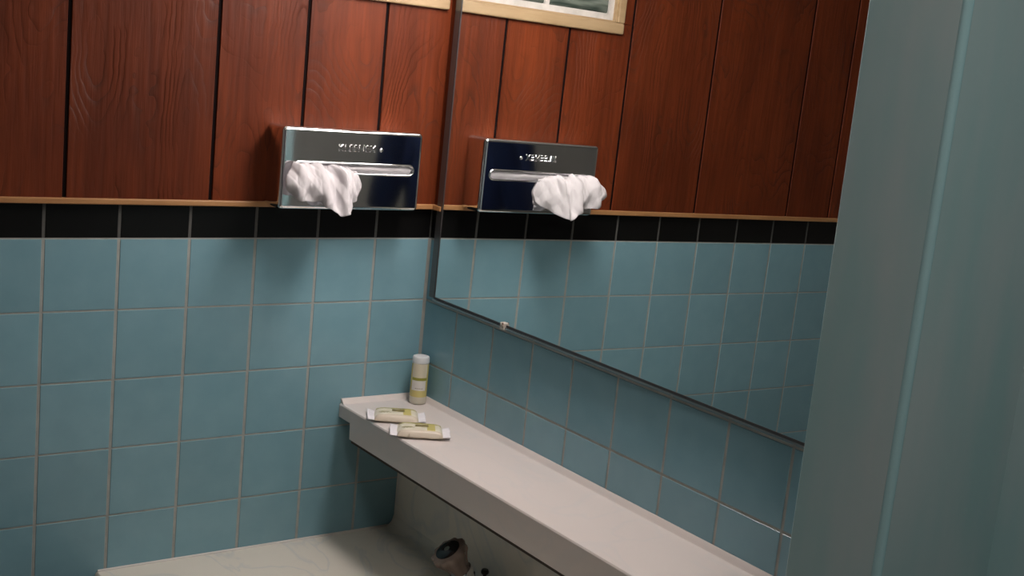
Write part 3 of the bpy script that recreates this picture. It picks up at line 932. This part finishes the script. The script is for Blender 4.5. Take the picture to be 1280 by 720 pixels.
chains = [[(PW(0, 0, .98), (.12, .09)), (PW(0, 0, 1.12), (.10, .08)), (PW(0, -.01, 1.28), (.115, .08)), (PW(0, -.01, 1.42), (.10, .07)), (PW(0, 0, 1.51), (.062, .062)), (PW(0, .01, 1.58), (.056, .058))],
          [5, (PW(0, .025, 1.635), (.066, .078)), (PW(0, .018, 1.70), (.078, .096)), (PW(0, .01, 1.76), (.076, .094)), (PW(0, .005, 1.80), (.05, .06))]]
nv = 10
for s in (-1, 1):
    chains.append([3, (shd[s], .050), (shd[s].lerp(el[s], .5), .046), (el[s], .040), (el[s].lerp(wr[s], .4), .038), (wr[s], .026)])
    nv += 5
body_idx = {}
for s in (-1, 1):
    chains.append([0, (PW(s * .10, 0, .90), .085), (PW(s * .105, .005, .72), .080), (PW(s * .11, .01, .50), .056), (PW(s * .112, -.012, .34), .054), (PW(s * .115, -.02, .09), .036), (PW(s * .12, .05, .045), .034), (PW(s * .125, .13, .03), .028)])
bm = skin(chains)
# nose, ears, eyelids as raised forms on the same skin; hands with five fingers each
def blob(bm, c, rad, sc=(1, 1, 1), mi=0):
    t = bmesh.new(); bmesh.ops.create_uvsphere(t, u_segments=16, v_segments=10, radius=rad)
    M = Matrix.Translation(c) @ Matrix.Rotation(-yaw, 4, 'Z') @ Matrix.Diagonal((*sc, 1))
    for fc in t.faces: fc.material_index = mi
    merge(bm, t, M)
blob(bm, PW(0, .116, 1.675), .017, (.8, 1.1, 1.4))
blob(bm, PW(0, .104, 1.632), .020, (1.3, .5, .32), 1)
for s in (-1, 1):
    blob(bm, PW(s * .079, .012, 1.69), .026, (.35, .7, 1.15))
    blob(bm, PW(s * .031, .097, 1.703), .0125, (1, .8, .75), 2)
    blob(bm, PW(s * .031, .108, 1.703), .0055, (1, .6, 1), 3)
PC = CAM - f * .0085 + R2 * .045 - u * .012       # phone centre, just behind the lens
def PH(a, b, c):                                     # phone frame: a right, b forward, c up
    return PC + r * a + f * b + u * c
for s in (-1, 1):
    palm = [(wr[s], (.028, .022)), (PH(s * .098, -.020, -.045), (.038, .018)), (PH(s * .102, -.010, -.015), (.036, .016))]
    hb = skin([palm])
    merge(bm, hb)
    for k in range(4):
        c0 = -.042 + k * .021
        ln = (.78, .95, 1.0, .9)[k]
        a_ = [(PH(s * .100, -.012, c0 * .9 - .012), .0095), (PH(s * (.098), .012, c0), .0090), (PH(s * (.098 - .018 * ln), .0165, c0 + .003), .0082), (PH(s * (.098 - .034 * ln), .0135, c0 + .005), .0072)]
        merge(bm, skin([a_]))
    merge(bm, skin([[(PH(s * .100, -.020, -.050), .013), (PH(s * .085, -.026, -.030), .0112), (PH(s * .064, -.018, -.012), .0098), (PH(s * .052, -.0155, -.002), .0085)]]))
obj('body', bm, [skin_m, new_mat('lips', (.42, .16, .14), .45), new_mat('eye_white', (.7, .7, .68), .2), new_mat('iris', (.03, .02, .015), .1)], person, smooth=True)
G = .013
def g(p, x=G): return (p[0], (p[1][0] + x, p[1][1] + x) if isinstance(p[1], tuple) else p[1] + x)
ch = [[g((PW(0, 0, .86), (.165, .125))), g((PW(0, 0, .98), (.170, .125))), g((PW(0, 0, 1.12), (.175, .125))), g((PW(0, -.01, 1.28), (.185, .13))), g((PW(0, -.01, 1.41), (.150, .115))), g((PW(0, 0, 1.50), (.066, .064)))]]
for s in (-1, 1):
    ch.append([4, (shd[s], .074), (shd[s].lerp(el[s], .5), .064), (el[s], .056), (el[s].lerp(wr[s], .45), .050), (el[s].lerp(wr[s], .85), .040)])
bm = skin(ch)
for s in (-1, 1): blob(bm, PW(s * .165, -.005, 1.425), .088, (1.0, .95, .85))
obj('shirt', bm, shirt_m, person, smooth=True)
ch = [[(PW(0, 0, .96), (.160, .12))]]
for s in (-1, 1):
    ch.append([0, (PW(s * .10, 0, .88), .110), (PW(s * .105, .005, .70), .094), (PW(s * .11, .01, .50), .075), (PW(s * .112, -.012, .34), .070), (PW(s * .115, -.02, .10), .058)])
obj('trousers', skin(ch), jeans_m, person, smooth=True)
for s in (-1, 1):
    bm = skin([[(PW(s * .115, -.045, .048), .044), (PW(s * .12, .05, .046), .045), (PW(s * .125, .15, .038), .036)]])
    for v in bm.verts: v.co.z = max(v.co.z, .0)
    obj('shoe', bm, shoe_m, person, smooth=True)
bm = bmesh.new()
t = bmesh.new(); bmesh.ops.create_uvsphere(t, u_segments=32, v_segments=20, radius=1)
M = Matrix.Translation(PW(0, -.004, 1.735)) @ Matrix.Rotation(-yaw, 4, 'Z') @ Matrix.Diagonal((.088, .106, .100, 1))
for v in list(t.verts):
    if v.co.z < -.75 or (v.co.y > .35 and v.co.z < .42 - (v.co.y - .35) * .1): t.verts.remove(v)
for v in t.verts: v.co *= 1 + .04 * noise.noise(v.co * 6)
merge(bm, t, M)
hr = obj('hair', bm, hair_m, person, smooth=True)
so = hr.modifiers.new('thickness', 'SOLIDIFY'); so.thickness = .008
ph = thing('phone', 'black phone held up in both hands of the person', 'phone', tuple(PC))
bm = bmesh.new()
t = bmesh.new(); bmesh.ops.create_cube(t, size=1, matrix=Matrix.Diagonal((.150, .0075, .074, 1)))
bmesh.ops.bevel(t, geom=t.edges[:], offset=.0028, segments=3, profile=.5, affect='EDGES')
MP = Matrix(((r.x, f.x, u.x, PC.x), (r.y, f.y, u.y, PC.y), (r.z, f.z, u.z, PC.z), (0, 0, 0, 1)))
merge(bm, t, MP)
obj('case', bm, new_mat('black_phone_case', (.012, .012, .014), .3), ph, smooth=35)
bm = bmesh.new()
t = bmesh.new(); bmesh.ops.create_cube(t, size=1, matrix=Matrix.Translation((0, -.0040, 0)) @ Matrix.Diagonal((.136, .0008, .064, 1)))
merge(bm, t, MP)
obj('screen', bm, new_mat('phone_screen', (.02, .02, .025), .1), ph)
bm = bmesh.new()
lathe(bm, [(.0060, -.0005), (.0060, .0010), (.0045, .0013), (.0040, .0004), (0, .0004)], 24, MP @ Matrix.Translation((-.045, .0037, .012)) @ Matrix.Rotation(-math.pi / 2, 4, 'X'))
obj('lens', bm, new_mat('lens_glass', (.02, .02, .03), .05), ph, smooth=30)
